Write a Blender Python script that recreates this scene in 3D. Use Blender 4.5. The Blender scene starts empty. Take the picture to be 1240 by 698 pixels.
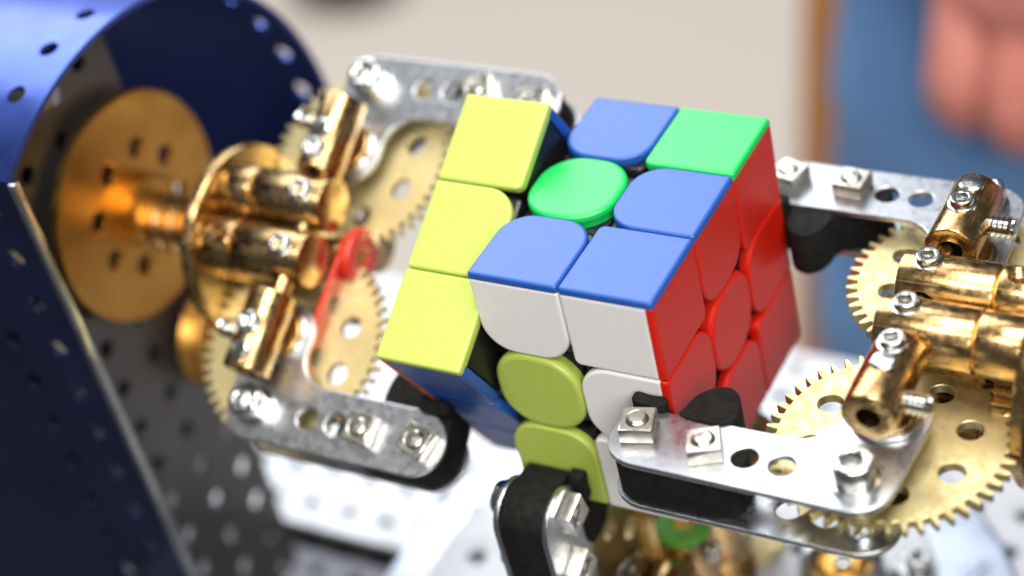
import bpy, bmesh, math, random
from math import pi, sin, cos, radians as rad
from mathutils import Matrix, Vector
from mathutils.geometry import tessellate_polygon
random.seed(7)
S = 0.001                                   # everything below is written in millimetres
C = bpy.context.scene
COL = C.collection

# ------------------------------------------------------------------ camera
cam_d = bpy.data.cameras.new('camera'); cam = bpy.data.objects.new('camera', cam_d); COL.objects.link(cam)
rt = Vector((0.86969514, 0.45103635, -0.20049083)); dn = Vector((0.15345947, -0.6331411, -0.75867156)); fw = Vector((-0.46912743, 0.62904576, -0.61985554))
M = Matrix((rt, -dn, -fw)).transposed().to_4x4(); M.translation = Vector((162.40690159, -246.2457329, 241.09553886)) * S
cam.matrix_world = M
cam_d.sensor_width = 36; cam_d.lens = 66.52
cam_d.clip_start = 0.01; cam_d.clip_end = 60
cam_d.dof.use_dof = True; cam_d.dof.focus_distance = 0.350; cam_d.dof.aperture_fstop = 5.8; cam_d.dof.aperture_blades = 9
C.camera = cam
# ------------------------------------------------------------------ world and lamps
w = bpy.data.worlds.new('World'); C.world = w; w.use_nodes = True
w.node_tree.nodes['Background'].inputs[0].default_value = (1.0, 0.97, 0.93, 1)
w.node_tree.nodes['Background'].inputs[1].default_value = 0.09
def area(name, loc, target, sx, sy, power, col=(1, 1, 1)):
    l = bpy.data.lights.new(name, 'AREA'); l.shape = 'RECTANGLE'; l.size = sx; l.size_y = sy; l.energy = power; l.color = col
    o = bpy.data.objects.new(name, l); COL.objects.link(o); o.location = loc
    o.rotation_euler = (Vector(target) - Vector(loc)).to_track_quat('-Z', 'Y').to_euler()
    return o
area('ceiling_or_fill_lamp', (0.25, 0.05, 1.7), (0, 0, 0), 0.9, 0.9, 30, (1, 0.97, 0.92))
area('ceiling_or_fill_lamp', (-1.2, 1.7, 1.75), (0, 0.1, 0), 3.0, 2.0, 92, (0.93, 0.97, 1))
area('ceiling_or_fill_lamp', (1.2, -0.7, 1.6), (0, 0, 0), 0.6, 0.4, 14, (1, 0.95, 0.88))
area('ceiling_or_fill_lamp', (-0.1, -1.0, 1.8), (0, 0, 0), 1.0, 0.25, 18, (1, 0.95, 0.88))
C.view_settings.view_transform = 'Standard'; C.view_settings.look = 'None'
C.view_settings.exposure = 0.06; C.view_settings.gamma = 1
C.cycles.max_bounces = 10; C.cycles.use_denoising = True
C.cycles.caustics_reflective = False; C.cycles.caustics_refractive = False
C.cycles.sample_clamp_indirect = 6

area('ceiling_or_fill_lamp', (1.1, -1.5, 1.15), (0, 0, 0), 1.1, 0.5, 26, (1, 0.96, 0.91))  # added fill from the camera side, brightens the front faces
# ------------------------------------------------------------------ materials
def mat(name, col, metallic=0.0, rough=0.4, col2=None, nscale=60, namt=0.5, rvar=0.0, rscale=120, bump=0.0, bscale=400, coat=0.0, spec=0.5, stretch=None, scratch=0.0):
    m = bpy.data.materials.new(name); m.use_nodes = True
    nt = m.node_tree; n = nt.nodes; L = nt.links; b = n['Principled BSDF']
    b.inputs['Metallic'].default_value = metallic; b.inputs['Roughness'].default_value = rough
    b.inputs['Specular IOR Level'].default_value = spec
    b.inputs['Coat Weight'].default_value = coat; b.inputs['Coat Roughness'].default_value = 0.2
    tc = n.new('ShaderNodeTexCoord'); src = tc.outputs['Object']
    if stretch:
        mp = n.new('ShaderNodeMapping'); mp.inputs['Scale'].default_value = stretch; L.new(src, mp.inputs[0]); src = mp.outputs[0]
    def noise(scale, detail=4):
        t = n.new('ShaderNodeTexNoise'); t.inputs['Scale'].default_value = scale; t.inputs['Detail'].default_value = detail
        L.new(src, t.inputs['Vector']); return t.outputs['Fac']
    if col2:
        mx = n.new('ShaderNodeMix'); mx.data_type = 'RGBA'
        r = n.new('ShaderNodeMapRange'); r.inputs[1].default_value = 0.5 - namt / 2; r.inputs[2].default_value = 0.5 + namt / 2
        L.new(noise(nscale, 6), r.inputs[0]); L.new(r.outputs[0], mx.inputs[0])
        mx.inputs[6].default_value = (*col, 1); mx.inputs[7].default_value = (*col2, 1); L.new(mx.outputs[2], b.inputs['Base Color'])
    else:
        b.inputs['Base Color'].default_value = (*col, 1)
    if rvar:
        r = n.new('ShaderNodeMapRange'); r.inputs[1].default_value = 0.3; r.inputs[2].default_value = 0.7
        r.inputs[3].default_value = max(0.03, rough - rvar); r.inputs[4].default_value = rough + rvar
        L.new(noise(rscale, 5), r.inputs[0]); L.new(r.outputs[0], b.inputs['Roughness'])
    if scratch:
        mp2 = n.new('ShaderNodeMapping'); mp2.inputs['Rotation'].default_value = (0.5, 0.9, 0.7); mp2.inputs['Scale'].default_value = (2600, 2600, 130); L.new(tc.outputs['Object'], mp2.inputs[0])
        t2 = n.new('ShaderNodeTexNoise'); t2.inputs['Scale'].default_value = 1; t2.inputs['Detail'].default_value = 2; L.new(mp2.outputs[0], t2.inputs['Vector'])
        r2 = n.new('ShaderNodeMapRange'); r2.inputs[1].default_value = 0.62; r2.inputs[2].default_value = 0.70; r2.inputs[3].default_value = 0; r2.inputs[4].default_value = scratch
        L.new(t2.outputs['Fac'], r2.inputs[0])
        ad = n.new('ShaderNodeMath'); ad.operation = 'ADD'; ad.use_clamp = True; L.new(r2.outputs[0], ad.inputs[0])
        if b.inputs['Roughness'].is_linked: L.new(b.inputs['Roughness'].links[0].from_socket, ad.inputs[1])
        else: ad.inputs[1].default_value = rough
        L.new(ad.outputs[0], b.inputs['Roughness'])
    if bump:
        bp = n.new('ShaderNodeBump'); bp.inputs['Strength'].default_value = bump; bp.inputs['Distance'].default_value = 0.0004
        L.new(noise(bscale, 5), bp.inputs['Height']); L.new(bp.outputs[0], b.inputs['Normal'])
    return m
BR = mat('brass', (0.57, 0.40, 0.20), 1, 0.24, (0.42, 0.27, 0.11), 250, 0.5, 0.09, 600, 0.10, 1200, scratch=0.25)
BRG = mat('brass_gear', (0.82, 0.74, 0.43), 1, 0.46, (0.66, 0.54, 0.26), 500, 0.28, 0.08, 500, 0.07, 2500)
BRO = mat('brass_disc', (0.78, 0.43, 0.10), 1, 0.38, (0.62, 0.30, 0.06), 60, 0.6, 0.08)
ZN = mat('zinc_plate', (0.56, 0.58, 0.62), 1, 0.31, (0.50, 0.52, 0.56), 1300, 0.7, 0.05, 700, 0.05, 1500, scratch=0.25)
ST = mat('steel', (0.70, 0.72, 0.72), 1, 0.20, (0.45, 0.46, 0.44), 260, 0.5, 0.08, 200, 0.08, 600)
NUT = mat('nut_steel', (0.74, 0.73, 0.66), 1, 0.28, (0.42, 0.40, 0.34), 330, 0.5, 0.1, 200, 0.15, 500)
AL = mat('bright_plate', (0.56, 0.57, 0.60), 0.5, 0.46, (0.48, 0.50, 0.54), 40, 0.5, 0.1)
BLU = mat('polished_ring', (0.60, 0.66, 0.78), 0.9, 0.30, (0.50, 0.56, 0.70), 60, 0.5, 0.1)
GP = mat('grey_plate', (0.20, 0.185, 0.175), 0.8, 0.42, (0.15, 0.14, 0.13), 40, 0.5, 0.1)
DGP = mat('dull_plate', (0.15, 0.15, 0.18), 0.5, 0.5, (0.11, 0.11, 0.13), 50, 0.5, 0.05)
SIDE = mat('dark_reflection_enamel', (0.018, 0.024, 0.085), 0.6, 0.08, (0.010, 0.013, 0.05), 45, 0.5, 0.06, 60)  # hood's blue enamel, darkened in colour to stand for dark reflections
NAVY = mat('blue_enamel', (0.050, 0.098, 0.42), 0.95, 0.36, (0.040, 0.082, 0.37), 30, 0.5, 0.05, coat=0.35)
RB = mat('black_rubber', (0.005, 0.005, 0.005), 0, 0.75, (0.014, 0.013, 0.012), 500, 0.5, 0.12, 400, 0.9, 900, spec=0.15)
DARK = mat('black_plastic', (0.006, 0.006, 0.008), 0, 0.4)
REDP = mat('red_plastic', (0.62, 0.03, 0.015), 0, 0.25, coat=0.5)
GRNP = mat('green_plastic', (0.10, 0.35, 0.03), 0, 0.4)
def plastic(name, c, c2): return mat(name, c, 0, 0.40, c2, 900, 0.6, 0.05, 2500, 0.05, 7000, spec=0.68, scratch=0.10)
TILE = {'W': plastic('white_tile', (0.80, 0.79, 0.79), (0.76, 0.75, 0.76)), 'Y': plastic('lime_tile', (0.42, 0.53, 0.095), (0.40, 0.51, 0.085)),
        'B': plastic('blue_tile', (0.012, 0.078, 0.36), (0.014, 0.085, 0.39)), 'G': plastic('green_tile', (0.004, 0.47, 0.085), (0.006, 0.50, 0.10)),
        'R': plastic('red_tile', (0.62, 0.012, 0.003), (0.58, 0.010, 0.003)), 'O': plastic('orange_tile', (0.75, 0.18, 0.01), (0.7, 0.16, 0.01))}

TILE['R'].node_tree.nodes['Principled BSDF'].inputs['Specular IOR Level'].default_value = 0.35
# ------------------------------------------------------------------ geometry helpers: geom = (verts, faces), in mm
def xf(g, Mx): return ([Mx @ Vector(v) for v in g[0]], g[1])
def move(g, x=0, y=0, z=0): return xf(g, Matrix.Translation((x, y, z)))
def RX(a): return Matrix.Rotation(a, 4, 'X')
def RY(a): return Matrix.Rotation(a, 4, 'Y')
def RZ(a): return Matrix.Rotation(a, 4, 'Z')
def T(x, y, z): return Matrix.Translation((x, y, z))
def join(*gs):
    V, F = [], []
    for v, f in gs:
        o = len(V); V += list(v); F += [tuple(i + o for i in q) for q in f]
    return V, F
def circle(cx, cy, r, n=24, a0=0): return [(cx + r * cos(a0 + 2 * pi * i / n), cy + r * sin(a0 + 2 * pi * i / n)) for i in range(n)]
def area2(p): return sum(p[i][0] * p[(i + 1) % len(p)][1] - p[(i + 1) % len(p)][0] * p[i][1] for i in range(len(p)))
def offset(p, d):          # moves a ccw outline inwards (and a cw hole outwards) by d
    n = len(p); out = []
    for i in range(n):
        a, b, c = Vector(p[i - 1]), Vector(p[i]), Vector(p[(i + 1) % n])
        u = (b - a).normalized(); v = (c - b).normalized()
        n1 = Vector((-u.y, u.x)); n2 = Vector((-v.y, v.x)); m = n1 + n2
        m = m.normalized() if m.length > 1e-6 else n1
        k = d / max(0.5, m.dot(n1)); q = b + m * k; out.append((q.x, q.y))
    return out
def prism(outer, holes, z0, z1, bev=0.0, seg=2, bottom_bev=True):
    if area2(outer) < 0: outer = outer[::-1]
    loops = [outer] + [h if area2(h) < 0 else h[::-1] for h in holes]
    prof = []
    if bev:
        if bottom_bev: prof += [(bev * (1 - sin(pi / 2 * k / seg)), z0 + bev * (1 - cos(pi / 2 * k / seg))) for k in range(seg + 1)]
        else: prof += [(0, z0)]
        prof += [(bev * (1 - cos(pi / 2 * k / seg)), z1 - bev * (1 - sin(pi / 2 * k / seg))) for k in range(seg + 1)]
    else: prof = [(0, z0), (0, z1)]
    V, F = [], []; rings = []
    for (d, z) in prof:
        ring = []
        for lp in loops:
            q = offset(lp, d) if d > 1e-6 else lp
            o = len(V); V += [Vector((x, y, z)) for x, y in q]; ring.append((o, len(lp)))
        rings.append(ring)
    for a, b in zip(rings[:-1], rings[1:]):
        for (oa, n), (ob, _) in zip(a, b):
            for i in range(n):
                j = (i + 1) % n; F.append((oa + i, oa + j, ob + j, ob + i))
    for ring, top in ((rings[0], False), (rings[-1], True)):
        idx = [o + i for o, n in ring for i in range(n)]
        polys = [[Vector((V[o + i].x, V[o + i].y, 0)) for i in range(n)] for o, n in ring]
        for t in tessellate_polygon(polys):
            a, b, c = (idx[k] for k in t)
            cr = (V[b].x - V[a].x) * (V[c].y - V[a].y) - (V[c].x - V[a].x) * (V[b].y - V[a].y)
            if (cr > 0) != top: a, c = c, a
            F.append((a, b, c))
    return V, F
def lathe(prof, n=48):     # (r, z) pairs, bottom to top, round the z axis
    V, F, rows = [], [], []
    for r, z in prof:
        if r < 1e-6: rows.append([len(V)]); V.append(Vector((0, 0, z)))
        else: rows.append(list(range(len(V), len(V) + n))); V += [Vector((r * cos(2 * pi * i / n), r * sin(2 * pi * i / n), z)) for i in range(n)]
    for a, b in zip(rows[:-1], rows[1:]):
        for i in range(n):
            j = (i + 1) % n
            if len(a) == 1 and len(b) == 1: break
            if len(a) == 1: F.append((a[0], b[j], b[i]))
            elif len(b) == 1: F.append((a[i], a[j], b[0]))
            else: F.append((a[i], a[j], b[j], b[i]))
    return V, F
def rod(r, z0, z1, bev=0.4, n=40): return lathe([(0, z0), (r - bev, z0), (r - bev * .3, z0 + bev * .3), (r, z0 + bev), (r, z1 - bev), (r - bev * .3, z1 - bev * .3), (r - bev, z1), (0, z1)], n)
def box(x0, x1, y0, y1, z0, z1, bev=0.3): return prism([(x0, y0), (x1, y0), (x1, y1), (x0, y1)], [], z0, z1, bev)
def rrect(x0, x1, y0, y1, radii, n=8):   # radii for corners (x0y0, x1y0, x1y1, x0y1)
    out = []
    for (cx, cy, sx, sy, a0), r in zip(((x0, y0, 1, 1, pi), (x1, y0, -1, 1, 1.5 * pi), (x1, y1, -1, -1, 0), (x0, y1, 1, -1, .5 * pi)), radii):
        for k in range(n + 1):
            a = a0 + pi / 2 * k / n; out.append((cx + sx * r + r * cos(a), cy + sy * r + r * sin(a)))
    return out
def mesh(name, g, m, sharp=32):
    me = bpy.data.meshes.new(name); me.from_pydata([tuple(Vector(v) * S) for v in g[0]], [], g[1]); me.validate(); me.update()
    me.materials.append(m); me.shade_smooth(); me.set_sharp_from_angle(angle=rad(sharp))
    for p in me.polygons:
        if len(p.vertices) == 3: p.use_smooth = False      # flat caps stay flat
    return me
def put(name, me, parent=None, Mx=None):
    o = bpy.data.objects.new(name, me); COL.objects.link(o)
    if parent: o.parent = parent
    if Mx is not None:
        Mx = Mx.copy(); Mx.translation *= S; o.matrix_local = Mx
    return o
def obj(name, g, m, parent=None, Mx=None, sharp=32): return put(name, mesh(name, g, m, sharp), parent, Mx)
def carve(o, cutters):     # cut real holes with boolean differences, then freeze the mesh
    g = join(*cutters); cm = mesh('cutter', g, BR); co = bpy.data.objects.new('cutter', cm); COL.objects.link(co)
    co.parent = o.parent; co.matrix_basis = o.matrix_basis.copy()
    bpy.context.view_layer.update()
    md = o.modifiers.new('cut', 'BOOLEAN'); md.object = co; md.operation = 'DIFFERENCE'; md.solver = 'EXACT'
    dg = bpy.context.evaluated_depsgraph_get(); dg.update()
    me = bpy.data.meshes.new_from_object(o.evaluated_get(dg)); o.modifiers.clear(); o.data = me; me.shade_smooth(); me.set_sharp_from_angle(angle=rad(32))
    while len(me.materials) > 1: me.materials.pop()
    bpy.data.objects.remove(co); bpy.data.meshes.remove(cm)
def thing(name, label, cat, Mx=None, group=None):
    o = bpy.data.objects.new(name, None); COL.objects.link(o); o.empty_display_size = 0.01
    if Mx is not None:
        Mx = Mx.copy(); Mx.translation *= S; o.matrix_world = Mx
    return tag(o, label, cat, group)
def tag(o, label, cat, group=None):
    o['label'] = label; o['category'] = cat
    if group: o['group'] = group
    return o
def copy_tree(o, parent=None):
    c = o.copy(); COL.objects.link(c); c.parent = parent
    for ch in list(o.children): copy_tree(ch, c)
    return c
def structure(o): o['kind'] = 'structure'; return o

# ------------------------------------------------------------------ setting: floor, table
FL = mat('beige_floor', (0.60, 0.53, 0.46), 0, 0.55, (0.55, 0.485, 0.43), 1.2, 0.7, 0.05, 3)
structure(obj('floor', ([(-7000, -5000, -900), (7000, -5000, -900), (7000, 9000, -900), (-7000, 9000, -900)], [(0, 1, 2, 3)]), FL))
TB = mat('table_top', (0.030, 0.030, 0.034), 0, 0.45, (0.022, 0.022, 0.025), 12, 0.6, 0.06)
tb = thing('table', 'black table top carrying the whole cube solving machine', 'table', T(0, 0, -900))
obj('table_top', box(-520, 420, -520, 128, 736, 760, 2), TB, tb)
for x in (-490, 390):
    for y in (-490, 98): obj('table_leg', box(x - 22, x + 22, y - 22, y + 22, 0, 736, 2), TB, tb)

def grid_plate(x0, x1, y0, y1, z0, z1, hx, hy, r, bev=0.2, n=14, skip=()):
    holes = [circle(x, y, r, n) for x in hx for y in hy if (x, y) not in skip]
    return prism(rrect(x0, x1, y0, y1, (3, 3, 3, 3), 3), holes, z0, z1, bev, 1)
bp = obj('base_plate', grid_plate(-170, 190, 22, 125, -132, -130, [-158 + 12.7 * i for i in range(27)], [30 + 12.7 * i for i in range(8)], 2.1), AL)
tag(bp, 'bright perforated metal base plate lying at the back of the table', 'metal plate')
fp = obj('front_plate', grid_plate(-170, 190, -110, 17, -136, -134, [-158 + 12.7 * i for i in range(27)], [-103 + 12.7 * i for i in range(10)], 2.1), DGP)
tag(fp, 'dull grey perforated metal plate in front of the bright base plate', 'metal plate')

# ------------------------------------------------------------------ turntable under the bottom gripper
tt = thing('turntable', 'white metal turntable disc with rim ring below the bottom gripper', 'turntable', T(0, 0, -130))
obj('ring_plate', lathe([(58, 19), (78.5, 19), (80, 20), (80, 23.5), (78.5, 25), (60, 25), (58, 23)], 96), BLU, tt)
obj('disc', prism(circle(0, 0, 61, 96), [circle(51 * cos(a), 51 * sin(a), 2.2, 14) for a in [pi + .04 + k * pi / 8 for k in range(16)]] + [circle(33 * cos(a), 33 * sin(a), 2.2, 14) for a in [k * pi / 4 for k in range(8)]], 35.5, 38, .5), AL, tt)
obj('hub', lathe([(0, .2), (20, .2), (20, 34), (12, 35.4), (0, 35.4)]), AL, tt)
for k in range(10):
    a = k * pi / 5 + .3
    obj('bolt', move(lathe([(0, 0), (3.2, 0), (3.2, 1.2), (2.2, 2.4), (0, 2.8)], 20), 70 * cos(a), 70 * sin(a), 25), ST, tt)

# ------------------------------------------------------------------ puzzle cube
H = 28.5
cube = thing('puzzle_cube', 'colourful three by three twisting puzzle cube gripped by the machine', 'puzzle cube', T(0, 0, 0))
FACES = {'+z': (Vector((1, 0, 0)), Vector((0, 1, 0)), Vector((0, 0, 1))), '-z': (Vector((1, 0, 0)), Vector((0, -1, 0)), Vector((0, 0, -1))),
         '+x': (Vector((0, 1, 0)), Vector((0, 0, 1)), Vector((1, 0, 0))), '-x': (Vector((0, -1, 0)), Vector((0, 0, 1)), Vector((-1, 0, 0))),
         '-y': (Vector((1, 0, 0)), Vector((0, 0, 1)), Vector((0, -1, 0))), '+y': (Vector((-1, 0, 0)), Vector((0, 0, 1)), Vector((0, 1, 0)))}
PRI = {'+z': 0, '+x': 1, '-x': 1, '+y': 2, '-y': 2, '-z': 3}
COLS = {}                                           # (ix,iy,iz),face -> colour
rnd = random.Random(3)
for ix in (-1, 0, 1):
    for iy in (-1, 0, 1):
        for iz in (-1, 0, 1):
            for f, val in (('+x', ix == 1), ('-x', ix == -1), ('+y', iy == 1), ('-y', iy == -1), ('+z', iz == 1), ('-z', iz == -1)):
                if val: COLS[(ix, iy, iz), f] = rnd.choice('WYBGRO')
for iy in (-1, 0, 1):
    for iz in (-1, 0, 1): COLS[(1, iy, iz), '+x'] = 'R'; COLS[(-1, iy, iz), '-x'] = 'O'
for k, c in {(0, -1): 'B', (1, -1): 'B', (0, 0): 'G', (1, 0): 'B', (0, 1): 'B', (1, 1): 'G'}.items(): COLS[(k[0], k[1], 1), '+z'] = c
for k, c in {(0, 1): 'W', (1, 1): 'W', (0, 0): 'Y', (1, 0): 'W', (0, -1): 'Y', (1, -1): 'W'}.items(): COLS[(k[0], -1, k[1]), '-y'] = c
for iy in (-1, 0, 1): COLS[(-1, iy, 1), '+z'] = 'Y'
for iz in (-1, 0, 1): COLS[(-1, -1, iz), '-y'] = 'B'; COLS[(-1, 1, iz), '+y'] = 'B'
CAP = 1.5
for ix in (-1, 0, 1):
    for iy in (-1, 0, 1):
        for iz in (-1, 0, 1):
            pos = Vector((ix, iy, iz)); cnt = sum(abs(c) for c in (ix, iy, iz))
            if cnt == 0: continue
            kind = {1: 'centre_piece', 2: 'edge_piece', 3: 'corner_piece'}[cnt]
            Mx = T(*(pos * 19))
            if ix == -1: Mx = RX(rad(28)) @ Mx
            ins = 2.9 if cnt == 1 else 2.0
            lo = [-9.2 + (ins if c == -1 else 0) for c in pos]; hi = [9.2 - (ins if c == 1 else 0) for c in pos]
            body = obj(kind, prism(rrect(lo[0], hi[0], lo[1], hi[1], (1.5,) * 4, 3), [], lo[2], hi[2], 1.0), DARK, cube, Mx)
            for f, (U, V, N) in FACES.items():
                if N.dot(pos) < .5: continue
                pu, pv = pos.dot(U), pos.dot(V)         # -1,0,1: place within the face
                pr = PRI[f]
                def lim(axis, p, sgn):                  # reach of the tile towards sgn along axis
                    if p * sgn < .5: return 9.5 - .12, False
                    k = [abs(c) for c in axis].index(1); an = '+-'[axis[k] * sgn < 0] + 'xyz'[k]
                    return (9.5, True) if PRI[an] > pr else (9.5 - CAP, True)
                lims = [lim(U, pu, -1), lim(U, pu, 1), lim(V, pv, -1), lim(V, pv, 1)]
                u0, u1, v0, v1 = -lims[0][0], lims[1][0], -lims[2][0], lims[3][0]
                def rad_c(su, sv):                      # inner corners are round, outer ones sharp
                    innu, innv = (pu * su < .5), (pv * sv < .5)
                    if cnt == 1: return 8.0
                    if cnt == 2:
                        tow = (su == -pu) if pu else (sv == -pv)
                        return 6.6 if tow else .66
                    return 1.6 if (su == -pu and sv == -pv) else .66
                radii = (rad_c(-1, -1), rad_c(1, -1), rad_c(1, 1), rad_c(-1, 1))
                out = rrect(u0, u1, v0, v1, radii, 10)
                bevel = 1.1 if cnt == 1 else .62
                cap = prism(out, [], 9.5 - CAP, 9.5, bevel, 3, False)
                s0, s1, t0, t1 = [l - (CAP + .2 if e and l > 9.4 else .15) for l, e in lims]
                skirt = prism(rrect(-s0, s1, -t0, t1, radii, 6), [], 6.4 if cnt == 1 else 7.3, 9.5 - CAP + .05, 0)
                B = Matrix((U, V, N)).transposed().to_4x4()
                obj('tile', xf(join(cap, skirt), B), TILE[COLS[(ix, iy, iz), f]], body, None, 28)
core = obj('core', move(lathe([(0, -9), (9, -9), (9, 9), (0, 9)], 24)), DARK, cube)

# ------------------------------------------------------------------ grippers (local frame: the wrist leaves along +x, fingers at +-y)
PIV, CX, CY = 22.0, 67.4, 38.3
def stadium_L(s):          # bell crank outline, s = -1 front finger, +1 back finger (mirrored in y)
    wdt = 7.0; x0 = 27.8; p = []
    p += [(x0 + wdt * cos(a), -CY + wdt * sin(a)) for a in [pi / 2 + pi * k / 14 for k in range(15)]]
    p += [(CX + wdt * cos(a), -CY + wdt * sin(a)) for a in [-pi / 2 + pi / 2 * k / 8 for k in range(9)]]
    p += [(CX + 7.9 * cos(a), -PIV + 7.9 * sin(a)) for a in [pi * k / 14 for k in range(15)]]
    fx, fy, fr = CX - 7.7, -CY + wdt, 7.0
    p += [(fx - fr + fr * cos(a), fy + fr + fr * sin(a)) for a in [-pi / 2 * k / 8 for k in range(9)]]
    return p if s < 0 else [(x, -y) for x, y in p][::-1]
def gear_outline(n, rr, rt_):
    p = []; st = 2 * pi / n
    for i in range(n):
        a = i * st
        for da, r in ((-.30, rr), (-.14, rt_ - .25), (-.08, rt_), (.08, rt_), (.14, rt_ - .25), (.30, rr)): p.append((r * cos(a + da * st), r * sin(a + da * st)))
    return p
def hex_head(r, h, hr, dome=.4):   # cylindrical head with a real hexagonal socket
    return join(prism(circle(0, 0, r, 28), [[(hr * cos(a), hr * sin(a)) for a in [k * pi / 3 for k in range(6)]]], 0, h, dome), move(rod(hr + .2, 0, h * .35, .05, 12)))
def set_screw(): return join(hex_head(2.25, 2.3, 1.25, .3), lathe([(2.3, 0), (2.75, .1), (2.75, .8), (2.3, .9)], 28))
def stud():
    pr = [(0, 0), (1.9, 0)]
    for k in range(5): pr += [(2.2, .5 + k), (1.7, 1.0 + k)]
    return lathe(pr + [(1.9, 5.6), (1.2, 5.9), (0, 5.9)], 24)
ring_in = lambda ro, ri, z0, z1: prism(circle(0, 0, ro, 40), [circle(0, 0, ri, 32)], z0, z1, .3)

def soft(p):              # corner cutting: a hand-cut rubber outline
    for _ in range(2):
        q = []
        for i in range(len(p)):
            a, b = p[i], p[(i + 1) % len(p)]
            q += [(a[0] * .78 + b[0] * .22, a[1] * .78 + b[1] * .22), (a[0] * .22 + b[0] * .78, a[1] * .22 + b[1] * .78)]
        p = q
    return p
def build_gripper(label, collar, crossbar, at=(0, 0, 57.6)):
    root = thing('robot_gripper', label, 'gripper', None, 'grippers of the cube machine')
    for s in (-1, 1):
        out = stadium_L(s); hol = [circle(x, s * CY, 2.45, 22) for x in (47.0, 54.0)]
        f = obj('finger', prism(out, hol, 3.8, 5.0, .22), ZN, root)
        obj('lower_plate', prism(out, [circle(x, s * CY, 2.45, 22) for x in (54.0, 61)], -7.0, -5.8, .22), ZN, f)
        for k, (x, tw) in enumerate(((26.2, 14), (39.8, 25))):
            Mx = T(x, s * CY + (1.0 if s < 0 and k == 0 else -.6 if s < 0 else 0), 5.0) @ RZ(rad(tw if s < 0 else tw - 30))
            obj('square_nut', prism([(-3.05, -3.05), (3.05, -3.05), (3.05, 3.05), (-3.05, 3.05)], [circle(0, 0, 2.05, 20)], 0.02, 3.3, .22), NUT, f, Mx)
            obj('bolt_end', lathe([(0, -14), (1.95, -14), (1.95, 3.5), (1.5, 3.85), (0, 3.95)], 24), NUT, f, Mx)
            obj('bolt_head', lathe([(0, -15.2), (3.4, -14.8), (3.9, -13.4), (3.9, -12.05), (0, -12.05)], 24), ST, f, Mx)
        y = lambda v: -v * s     # written for the front finger (s = -1): y grows towards the cube
        dx = 0 if s < 0 else -3.6
        lobe = [(42.2 + dx, -32.4), (41.4 + dx, -25.2), (38.6 + dx, -22.6), (35.4 + dx, -23.2), (32.6 + dx * .8, -26.2), (32.0 + dx * .7, -29.4), (31.0 + dx * .5, -32.2)]
        pad = [(27.8 + 6.3 * cos(a), -CY + 6.3 * sin(a)) for a in [1.08 * pi + .42 * pi * k / 6 for k in range(7)]] + [(47, -44.4), (47.0, -35.0)] + lobe + [(29.0, -31.5), (28.4, -28.9), (22.2, -29.2), (21.7, -36)]
        obj('rubber_pad', prism(soft([(x, y(v)) for x, v in pad]), [], -5.75, 3.75, .25), RB, f)
        obj('rubber_pad', prism(soft([(x, y(v)) for x, v in lobe]), [], 3.8, 5.6 if s < 0 else 4.4, .25), RB, f)
        obj('rubber_pad', prism(soft([(x, y(v)) for x, v in ((22.0, -32.2), (29.2, -32.2), (28.6, -29.0), (25.6, -29.6), (21.8, -28.9))]), [], 3.8, 6.8, .3), RB, f)
        Mc = T(CX - .2, s * CY, 5.0)
        obj('cap_screw', join(move(hex_head(3.7, 5.4, 2.0, .6)), lathe([(2.4, -1), (4.4, .02), (4.4, .9), (3, 1)], 28)), ST, f, Mc)
        obj('spacer', rod(3.4, -5.8, 3.8, .2, 24), ST, f, T(CX - .2, s * CY, 0))
        obj('screw_head', lathe([(0, -10), (3, -9.6), (3.6, -8), (3.6, -7.02), (0, -7.02)], 24), ST, f, T(CX - .2, s * CY, 0))
        obj('washer', ring_in(6.6, 3, 5.02, 6.3), ST, f, T(CX, s * PIV, 0)); obj('washer', ring_in(5.7, 3, 6.32, 7.2), BR, f, T(CX, s * PIV, 0))
        ho = [circle(14 * cos(a), 14 * sin(a), 2.4, 22) for a in [pi / 8 + k * pi / 4 for k in range(8)]] + [circle(0, 0, 2.5, 22)]
        g = obj('gear', prism(gear_outline(50, 20.3, 22.5), ho, -2.1, -.1, .12, 1), BRG, root, T(CX, s * PIV, 0) @ RZ(0 if s < 0 else pi / 50))
        obj('gear_hub', rod(5.2, -5.6, -2.1, .3, 32), BR, g); obj('gear_axle', rod(2.4, -9.5, 11, .3, 24), ST, g)
        # pivot coupling: short brass rod connector lying along y
        y0 = -30.2 if s < 0 else 15.6
        pc = obj('pivot_coupling', rod(5.05, 0, 17.6, .45, 48), BR, root, T(CX, y0, 12.4) @ RX(-pi / 2))
        carve(pc, [move(rod(2.3, -2, 10, .01, 24)), move(rod(2.5, 11.4, 19, .01, 24))])
        up = RX(pi / 2)     # local: axis z of the coupling, world up = -y of its frame
        zs = (14.0, 9.2) if s < 0 else (8.2, 14.2)
        obj('set_screw', set_screw(), ST, pc, T(0, -4.3, zs[0]) @ up)
        obj('blank_screw', lathe([(0, 0), (2.4, 0), (2.4, .75), (1.9, 1.05), (0, 1.15)], 28), ST, pc, T(0, -4.5, zs[1]) @ up)
        obj('side_stud', stud(), ST, pc, T(4.0, 0, 5.5 if s < 0 else 9) @ RY(pi / 2))
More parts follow.
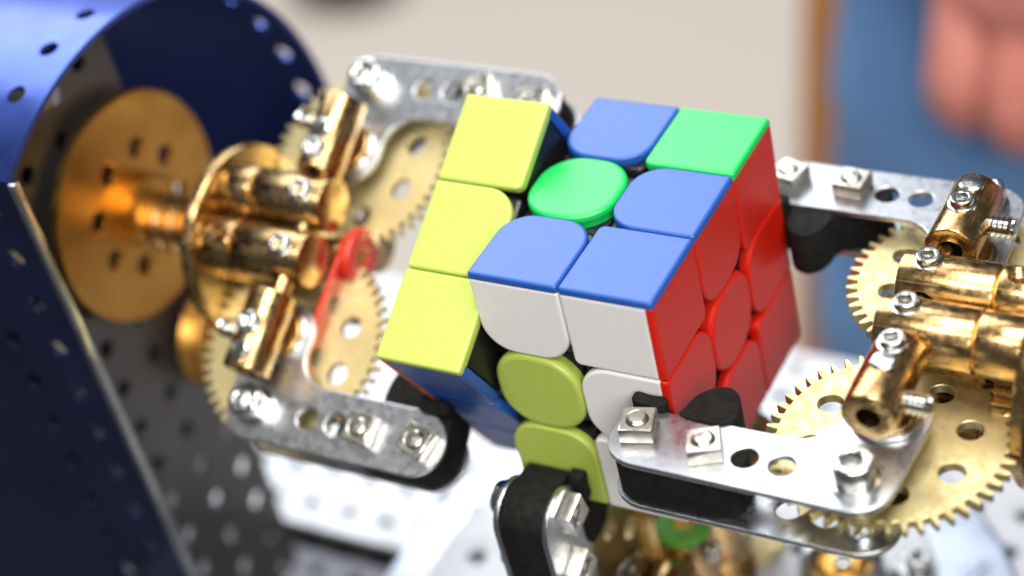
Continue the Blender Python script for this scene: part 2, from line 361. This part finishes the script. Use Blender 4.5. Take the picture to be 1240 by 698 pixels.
    # twin axle couplings along x, above and below the axis
    for zc in (11.6, -11.4):
        for yc in (-6.3, 6.3):
            ac = obj('axle_coupling', rod(6.0, 61.6, 79.4, .35, 56), BR, root, T(0, yc, zc) @ RY(pi / 2))
            carve(ac, [xf(rod(2.9, -9, 9, .01, 28), T(0, 0, 66.6) @ RX(pi / 2))])
            cl = obj('coupling_collar', rod(6.0, 79.9, 88, .35, 56), BR, ac)
            obj('groove', rod(5.3, 79.2, 80.1, .01, 40), BRO, ac)
            sg = 1 if zc > 0 else -1
            obj('set_screw', set_screw(), ST, ac, T(-5.15 * sg, 0, 66.6) @ RY(-pi / 2 * sg))
            if sg > 0 and yc > 0: carve(cl, [xf(lathe([(0, 0), (2.2, 0)] + [q for k in range(4) for q in ((2.5, .6 + k), (2.1, 1.1 + k))] + [(2.6, 6.5), (0, 6.5)], 26), T(-2.2, 0, 83.4) @ RY(-pi / 2))])
        obj('cross_rod', rod(2.2, -19.5, 19.5, .3, 24), BR, root, T(66.6, 0, zc) @ RX(pi / 2))
    obj('spindle', rod(4.2, 60, 92, .3, 32), BR, root, RY(pi / 2))
    pin = obj('pinion', prism(gear_outline(26, 9.0, 10.6), [], 0, 5.5, .1, 1), BR, root, T(82.2, 0, 0) @ RY(pi / 2))
    obj('flange', lathe([(0, 88.05), (19.4, 88.05), (20.6, 88.4), (20.9, 89), (20.9, 90.6), (20.3, 91.2), (0, 91.2)], 72), BR, root, RY(pi / 2))
    pr = [(0, 91.2), (9, 91.2), (9, 96), (6.2, 96.4)]
    for k in range(5):
        z = 96.6 + k * 4.4
        pr += [(6.2, z), (6.6, z + .5), (6.6, z + 3.4), (6.2, z + 3.9), (5.6, z + 4.1)]
    obj('shaft', lathe(pr + [(5.6, 119), (0, 119)], 40), BR, root, RY(pi / 2))
    if collar:
        e = obj('end_collar', prism(circle(0, 0, 6.2, 40), [circle(0, 0, 1.9, 24)], at[2], at[2] + 2.4, .7, 3), collar, root, T(0, at[0], at[1]) @ RY(pi / 2))
        obj('collar_face', rod(2.6, at[2] + .4, at[2] + 1.4, .1, 24), BRO, e)
    if crossbar:
        obj('red_strip', prism(rrect(-4.6, 4.6, -5, 29, (4.5,) * 4, 8), [circle(0, y, 2.1, 16) for y in (12, 24)], 60.3, 61.4, .2), REDP, root, RY(pi / 2))
    return root

gr = build_gripper('sharp brass and zinc gripper on the right, holding the red side of the cube', None, False)
gl = build_gripper('tilted brass gripper turning the lime layer, in front of the blue housing', REDP, True)
gl.matrix_world = RX(rad(28)) @ RZ(pi)
gb = build_gripper('upright gripper under the cube, its black rubber tip on a lime tile', GRNP, False, (-6.3, 11.6, 59.2))
MB_ = Matrix(((0, 0, 1, 0), (0, 1, 0, 0), (-1, 0, 0, 3.6 * S), (0, 0, 0, 1))); gb.matrix_world = MB_

# support for the right wrist (outside the frame)
sp = thing('wrist_support', 'grey perforated upright plate carrying the right gripper shaft', 'bracket', T(122, 0, -130))
obj('upright_plate', xf(prism(rrect(-38, 38, 0, 170, (2, 2, 6, 6), 4), [circle(x, y, 2.1, 12) for x in (-31.7, -19, 19, 31.7) for y in [6 + 12.7 * k for k in range(13)]], -1, 1, .2), Matrix(((0, 0, 1, 0), (1, 0, 0, 0), (0, 1, 0, 0), (0, 0, 0, 1)))), GP, sp)

# ------------------------------------------------------------------ blue housing on the left
hs = thing('motor_housing', 'blue metal housing with brass discs behind the left gripper', 'housing', T(-104, 0, 0))
YC, ZC, RO = -5.0, -8.0, 64.0; A0 = math.acos((-42 - YC) / RO); A1 = rad(-24)
ncell = 13; dA = (A0 - A1) / ncell; ncol = 7; CW = 12.7
def hood_geom():
    V, F = [], []
    def pt(s, x, t):       # s in cells along the arc, x in cells along -x, t = thickness
        a = A0 - s * dA; r = RO - t; return Vector((-x * CW, YC + r * cos(a), ZC + r * sin(a)))
    def quad(ps, flip):
        o = len(V); V.extend(ps); F.append((o, o + 1, o + 2, o + 3) if not flip else (o + 3, o + 2, o + 1, o))
    N = 4
    for i in range(ncell):
        for j in range(ncol):
            sq = [(i + k / N, j) for k in range(N)] + [(i + 1, j + k / N) for k in range(N)] + [(i + 1 - k / N, j + 1) for k in range(N)] + [(i, j + 1 - k / N) for k in range(N)]
            hole = j == 0
            ci = [(i + .5 + .17 * cos(a), j + .60 + .17 * sin(a)) for a in [1.25 * pi + 2 * pi * k / (4 * N) for k in range(4 * N)]]
            for t, fl in ((0, True), (1.2, False)):
                if hole:
                    for k in range(4 * N):
                        l = (k + 1) % (4 * N); quad([pt(*sq[k], t), pt(*sq[l], t), pt(*ci[l], t), pt(*ci[k], t)], fl)
                else:
                    for k in range(N): quad([pt(i + k / N, j, t), pt(i + (k + 1) / N, j, t), pt(i + (k + 1) / N, j + 1, t), pt(i + k / N, j + 1, t)], fl)
            if hole:
                for k in range(4 * N):
                    l = (k + 1) % (4 * N); quad([pt(*ci[k], 0), pt(*ci[l], 0), pt(*ci[l], 1.2), pt(*ci[k], 1.2)], True)
        for k in range(N):
            for jj, fl in ((0, True), (ncol, False)): quad([pt(i + k / N, jj, 0), pt(i + k / N, jj, 1.2), pt(i + (k + 1) / N, jj, 1.2), pt(i + (k + 1) / N, jj, 0)], not fl)
    return V, F
def weld(o):
    bm = bmesh.new(); bm.from_mesh(o.data); bmesh.ops.remove_doubles(bm, verts=bm.verts, dist=1e-6); bmesh.ops.recalc_face_normals(bm, faces=bm.faces); bm.to_mesh(o.data); bm.free()
    o.data.shade_smooth(); o.data.set_sharp_from_angle(angle=rad(35))
hood = obj('hood', hood_geom(), NAVY, hs); weld(hood)
zt = ZC + RO * sin(A0)
YZ = Matrix(((0, 0, 1, 0), (1, 0, 0, 0), (0, 1, 0, 0), (0, 0, 0, 1)))      # outline (y, z), thickness along x
XZ = Matrix(((1, 0, 0, 0), (0, 0, -1, 0), (0, 1, 0, 0), (0, 0, 0, 1)))     # outline (x, z), thickness along -y
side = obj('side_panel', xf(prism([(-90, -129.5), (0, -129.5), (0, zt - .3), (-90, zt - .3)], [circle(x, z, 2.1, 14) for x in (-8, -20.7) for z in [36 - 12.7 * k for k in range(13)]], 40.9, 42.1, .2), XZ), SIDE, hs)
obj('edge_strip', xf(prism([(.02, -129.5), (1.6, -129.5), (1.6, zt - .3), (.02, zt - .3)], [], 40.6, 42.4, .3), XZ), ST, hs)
hz = [40.1 - 12.7 * k for k in range(14)]
big = [(y, z) for y in (-33.9, -21.2, -8.6, 3.9) for z in hz if math.hypot(y, z - 4) > 24 and z > -128]
ep = obj('end_plate', xf(prism([(-40.7, -129.4), (9.2, -129.4), (12.6, -60), (13.6, 46), (-40.7, 46)], [circle(y, z, 2.25, 14) for y, z in big], -21, -19.5, .2), YZ), GP, hs)
for (y, z) in ((-21.2, 40.1), (-8.6, 40.1), (-33.9, 14.7), (-33.9, -10.7)):
    obj('plate_bolt', lathe([(0, 0), (3.4, 0), (3.4, 1.6), (2.4, 2.6), (0, 2.9)], 20), ST, hs, T(-19.5, y, z) @ RY(pi / 2))
mo = obj('hole_blocker', box(-66, -23, -38, 10, -74, 46, 2), DARK, hs)  # added unseen block behind the plate, keeps its upper holes dark
bd = obj('brass_disc', prism(circle(0, 0, 27, 80), [circle(14 * cos(a), 14 * sin(a), 2.3, 18) for a in [pi / 8 + k * pi / 4 for k in range(8)]], 0, 2.6, .6), BRO, hs, T(-16.4, 0, 3.6) @ RY(pi / 2))
obj('disc_hub', lathe([(0, 2.6), (8.2, 2.6), (8.2, 6.6), (7, 7.2), (0, 7.2)], 40), BRO, bd)
obj('disc_boss', lathe([(0, -3), (9, -3), (9, 0), (0, 0)], 40), BRO, bd)
pl_ = obj('pulley', lathe([(0, -2.5), (13.2, -2.5), (13.6, -1.6), (11.8, .6), (13.6, 2.8), (13.2, 3.6), (11, 3.8), (10, 2.6), (6, 2.6), (5.6, 5.6), (3, 6), (2.6, 3), (0, 3)], 56), BRO, hs, T(-15, 9.0, -43.6) @ RY(pi / 2))
obj('pulley_axle', rod(2.2, -4, 5, .2, 20), DARK, pl_)

# ------------------------------------------------------------------ small things on the base plate
br = thing('bearing_ring', 'silver ring with brass centre on the turntable disc under the right gripper', 'bearing', T(35, 19, -92))
obj('ring', lathe([(6.6, .05), (9.4, .05), (9.8, 2), (9.2, 4.6), (7.6, 5), (6.6, 4), (6.6, .05)], 56), ST, br)
obj('brass_centre', lathe([(0, .1), (6.5, .1), (6.5, 2.6), (4, 3.6), (0, 3.6)], 40), BRO, br)
obj('hex_bolt', hex_head(2.2, 3, 1.2), ST, br, T(1, -1, 3.5))
def base_bolt(x, y, z, label):
    t = thing('base_bolt', label, 'bolt', T(x, y, z), 'bolts in the base plates')
    obj('washer', ring_in(4.6, 1.9, .02, .9), ST, t); obj('head', hex_head(3.1, 4, 1.6), ST, t, T(0, 0, .9))
base_bolt(51, 25, -92, 'silver socket bolt with washer on the turntable disc, beside the brass centred ring')
base_bolt(-64, 78, -130, 'silver socket bolt on the bright base plate, behind the turntable ring')
bgear = obj('small_gear', prism(gear_outline(36, 8.2, 9.3), [circle(0, 0, 1.8, 20)], .05, 1.8, .1, 1), BRG); bgear.location = Vector((10.5, 21.5, -92)) * S
tag(bgear, 'small pale brass gear lying on the turntable disc, behind the green ring', 'gear')
# ------------------------------------------------------------------ background: wooden post, dark object, person
WD = mat('brown_wood', (0.80, 0.33, 0.07), 0, 0.5, (0.66, 0.25, 0.055), 30, 0.6, 0.05, stretch=(8, 8, 1))
top, bot = Vector((-201.9, 620, -310)), Vector((-272.5, 620, -850))
d = (top - bot); Lp = d.length
po = thing('wooden_post', 'brown wooden post leaning beside the blue jeans', 'post', T(*(bot + Vector((0, 0, -50)))))
obj('post', box(-24, 17, -14, 14, 45, Lp + 260, 1.5), WD, po, Vector((0, 0, 1)).rotation_difference(d.normalized()).to_matrix().to_4x4())
obj('foot', lathe([(0, 0), (36, 0), (36, 8), (28, 22), (14, 62), (0, 62)], 32), WD, po, T(3, 0, 0))
bg = obj('dark_object', lathe([(0, 0), (62, 0), (78, 25), (76, 70), (55, 105), (20, 118), (0, 120)], 28), RB); bg.location = Vector((-1180, 1385, -900)) * S; bg.scale = (1, .7, .8)  # unidentified dark blob on the floor, its shape is made up
tag(bg, 'small dark object lying on the beige floor at the back', 'object')

SK = mat('skin', (0.62, 0.26, 0.22), 0, 0.5, (0.46, 0.14, 0.11), 55, 0.6, spec=0.4)
JN = mat('blue_denim', (0.15, 0.33, 0.66), 0, 0.85, (0.05, 0.14, 0.34), 9, 0.5, bump=0.4, bscale=900)  # dark navy noise paints fold shadows into the denim
SHT = mat('dark_shirt', (0.015, 0.02, 0.035), 0, 0.9)
HR = mat('hair', (0.03, 0.02, 0.012), 0, 0.6)
SHO = mat('shoe_leather', (0.03, 0.025, 0.022), 0, 0.5)
def skin_mesh(name, pts, edges, m, root=0, sub=2):
    me = bpy.data.meshes.new(name); me.from_pydata([Vector(p[0]) * S for p in pts], edges, [])
    o = bpy.data.objects.new(name, me); COL.objects.link(o)
    md = o.modifiers.new('skin', 'SKIN'); md.use_smooth_shade = True
    for i, p in enumerate(pts):
        sv = me.skin_vertices[0].data[i]; r = p[1]
        sv.radius = (r[0] * S, r[1] * S) if isinstance(r, tuple) else (r * S, r * S); sv.use_root = i == root
    sm = o.modifiers.new('sub', 'SUBSURF'); sm.levels = sub; sm.render_levels = sub
    bpy.context.view_layer.update(); dg = bpy.context.evaluated_depsgraph_get()
    res = bpy.data.meshes.new_from_object(o.evaluated_get(dg)); bpy.data.objects.remove(o)
    res.name = name; res.materials.clear(); res.materials.append(m); res.shade_smooth(); return res
def merged(name, meshes):
    bm = bmesh.new()
    for me in meshes: bm.from_mesh(me)
    out = bpy.data.meshes.new(name); bm.to_mesh(out); bm.free(); out.materials.append(meshes[0].materials[0]); out.shade_smooth(); return out
PX, PY = 55, 500            # person faces the machine (-y), hips above (PX, PY)
P = [((PX, PY, 40), 125), ((PX, PY, 190), 122), ((PX, PY, 400), 140), ((PX, PY, 480), 90), ((PX, PY - 5, 545), 52), ((PX, PY - 12, 600), 50)]
E = [(0, 1), (1, 2), (2, 3), (3, 4), (4, 5)]
def chain(start, lst):
    prev = start
    for p in lst:
        P.append(p); E.append((prev, len(P) - 1)); prev = len(P) - 1
    return prev
handtop = Vector((-20, 398, -106))
chain(3, [((PX - 150, PY, 470), 58), ((PX - 172, PY + 5, 330), 47), ((PX - 168, PY - 2, 200), 40), ((PX - 128, PY - 45, 90), 40)])
chain(3, [((PX + 150, PY, 470), 58), ((PX + 180, PY + 5, 320), 47), ((PX + 188, PY, 190), 40), ((PX + 186, PY - 25, 90), 40)])
chain(0, [((PX - 80, PY, -40), 86), ((PX - 106, PY - 10, -230), 72), ((PX - 150, PY - 18, -430), 52), ((PX - 150, PY + 12, -620), 48), ((PX - 150, PY + 15, -815), 34), ((PX - 152, PY - 20, -868), 30), ((PX - 158, PY - 130, -880), 22)])
chain(0, [((PX + 85, PY, -40), 88), ((PX + 110, PY - 10, -230), 74), ((PX + 125, PY - 14, -430), 52), ((PX + 125, PY + 12, -620), 48), ((PX + 125, PY + 15, -815), 34), ((PX + 128, PY - 20, -868), 30), ((PX + 134, PY - 130, -880), 22)])
chain(5, [((PX, PY - 18, 660), (78, 74)), ((PX, PY - 18, 735), (82, 78)), ((PX, PY - 10, 790), (60, 58))])
parts = [skin_mesh('body', P, E, SK)]
def loft(rings, n=24):      # upright tube through horizontal ellipses (centre, rx, ry), top to bottom
    V, F = [], []
    for c, rx, ry in rings: V += [Vector((c[0] + rx * cos(2 * pi * i / n), c[1] + ry * sin(2 * pi * i / n), c[2])) for i in range(n)]
    for k in range(len(rings) - 1):
        for i in range(n):
            j = (i + 1) % n; F.append((k * n + i, (k + 1) * n + i, (k + 1) * n + j, k * n + j))
    F.append(tuple(range(n))); F.append(tuple(range(len(V) - 1, len(V) - n - 1, -1)))
    return V, F
def hand(elbow, wrist, sx): # palm faces the thigh; thumb leaves the near side; fingers loosely curled
    w0 = Vector(wrist); e0 = Vector(elbow)
    rg = [(e0, 42, 44), (e0.lerp(w0, .35), 43, 42), (e0.lerp(w0, .7), 34, 31), (e0.lerp(w0, .9), 29, 23)]
    rg += [(w0 + Vector((x * sx, y, z)), rx, ry) for x, y, z, rx, ry in ((0, 0, 0, 30, 21), (0, -1, -20, 38, 22), (-1, -3, -42, 45, 22), (-2, -5, -62, 47, 20), (-2, -8, -76, 46, 17), (-2, -9, -84, 40, 11))]
    out = [mesh('palm', loft(rg), SK)]
    for k, (fx, L) in enumerate(((-35, .92), (-12, 1.05), (11, 1.0), (32, .82))):
        pts = [(fx * .96, -4, -62), (fx, -8, -80), (fx * 1.04, -26, -80 - 34 * L), (fx * 1.0, -12, -80 - 54 * L), (fx * .94, 10, -80 - 50 * L)]
        out.append(skin_mesh('finger', [(tuple(w0 + Vector((x * sx, y, z))), r) for (x, y, z), r in zip(pts, (14, 14.5, 13, 11.5, 9.5))], [(0, 1), (1, 2), (2, 3), (3, 4)], SK))
    th = [(34, -4, -18), (52, -22, -42), (54, -36, -70), (44, -40, -94)]
    out.append(skin_mesh('thumb', [(tuple(w0 + Vector((x * sx, y, z))), r) for (x, y, z), r in zip(th, (17, 15, 13, 10))], [(0, 1), (1, 2), (2, 3)], SK))
    return out
parts += hand((PX - 128, PY - 45, 90), handtop, 1) + hand((PX + 186, PY - 25, 90), (PX + 178, PY - 60, -120), -1)
def blob(c, r, n=16): return xf(lathe([(r[0] * 0 if k in (0, 10) else sin(pi * k / 10), -cos(pi * k / 10)) for k in range(11)], n), T(*c) @ Matrix.Diagonal((*r, 1)))
fx_ = PY - 18
parts.append(mesh('nose', join(blob((PX, fx_ - 82, 700), (13, 18, 20)), blob((PX - 84, fx_ + 4, 705), (9, 18, 30)), blob((PX + 84, fx_ + 4, 705), (9, 18, 30)), blob((PX, fx_ - 72, 662), (26, 10, 7))), SK))
person = put('person', None); tag(person, 'person in blue jeans and dark shirt standing behind the machine with one hand hanging down', 'person')
person.location = Vector((PX, PY, -900)) * S
inv = Matrix.Translation(-Vector((PX, PY, -900)))
body = put('body', merged('body', parts), person, inv)
def cloth(name, pts, edges, m): put(name, skin_mesh(name, pts, edges, m), person, inv)
def wob(z, k): return 2.5 * sin(z * .045 + k) + 1.8 * sin(z * .11 + 2 * k)
def leg(lst, k):
    rg = []
    for (a, b) in zip(lst[:-1], lst[1:]):
        m = max(2, int(abs(a[0][2] - b[0][2]) / 22))
        for q in range(m):
            t = q / m; t2 = t * t * (3 - 2 * t); c = Vector(a[0]).lerp(Vector(b[0]), t); rg.append((c, a[1] + (b[1] - a[1]) * t2 + wob(c.z, k), a[2] + (b[2] - a[2]) * t2 + wob(c.z, k + 1)))
    return loft(rg + [(Vector(lst[-1][0]), lst[-1][1], lst[-1][2])], 32)
jl = leg([((PX - 70, PY, 20), 92, 118), ((PX - 84, PY, -60), 98, 108), ((PX - 108, PY - 10, -230), 88, 94), ((PX - 154, PY - 18, -430), 76, 80), ((PX - 154, PY + 8, -620), 68, 72), ((PX - 150, PY + 10, -845), 62, 78)], 0)
jr = leg([((PX + 70, PY, 20), 92, 118), ((PX + 84, PY, -60), 98, 108), ((PX + 108, PY - 10, -230), 88, 94), ((PX + 125, PY - 14, -430), 76, 80), ((PX + 125, PY + 8, -620), 68, 72), ((PX + 125, PY + 10, -845), 62, 78)], 2)
jw = loft([(Vector((PX, PY, 90)), 158, 122), (Vector((PX, PY, 30)), 166, 126), (Vector((PX, PY, -30)), 168, 120), (Vector((PX, PY, -60)), 150, 100)], 40)
obj('jeans', join(jl, jr, jw), JN, person, inv, 60)
sh = loft([(Vector((PX, PY - 4, z)), a, b) for z, a, b in ((535, 60, 58), (520, 100, 80), (480, 170, 110), (400, 186, 136), (190, 166, 134), (70, 174, 138), (20, 176, 140))], 40)
sl = loft([(Vector((PX - 150, PY, 505)), 40, 45), (Vector((PX - 156, PY, 470)), 68, 72), (Vector((PX - 172, PY + 4, 330)), 62, 64), (Vector((PX - 168, PY, 220)), 58, 60)])
sr = loft([(Vector((PX + 150, PY, 505)), 40, 45), (Vector((PX + 156, PY, 470)), 68, 72), (Vector((PX + 180, PY + 4, 330)), 62, 64), (Vector((PX + 188, PY, 220)), 58, 60)])
obj('shirt', join(sh, sl, sr), SHT, person, inv, 60)
obj('hair', join(blob((PX, fx_ + 12, 745), (92, 92, 72))), HR, person, inv)
for s in (-1, 1): obj('eye', blob((PX + 30 * s, fx_ - 74, 715), (10, 8, 6)), TILE['W'], person, inv)
for x in (PX - 156, PX + 131): obj('shoe', blob((x, PY - 55, -872), (46, 130, 40)), SHO, person, inv)
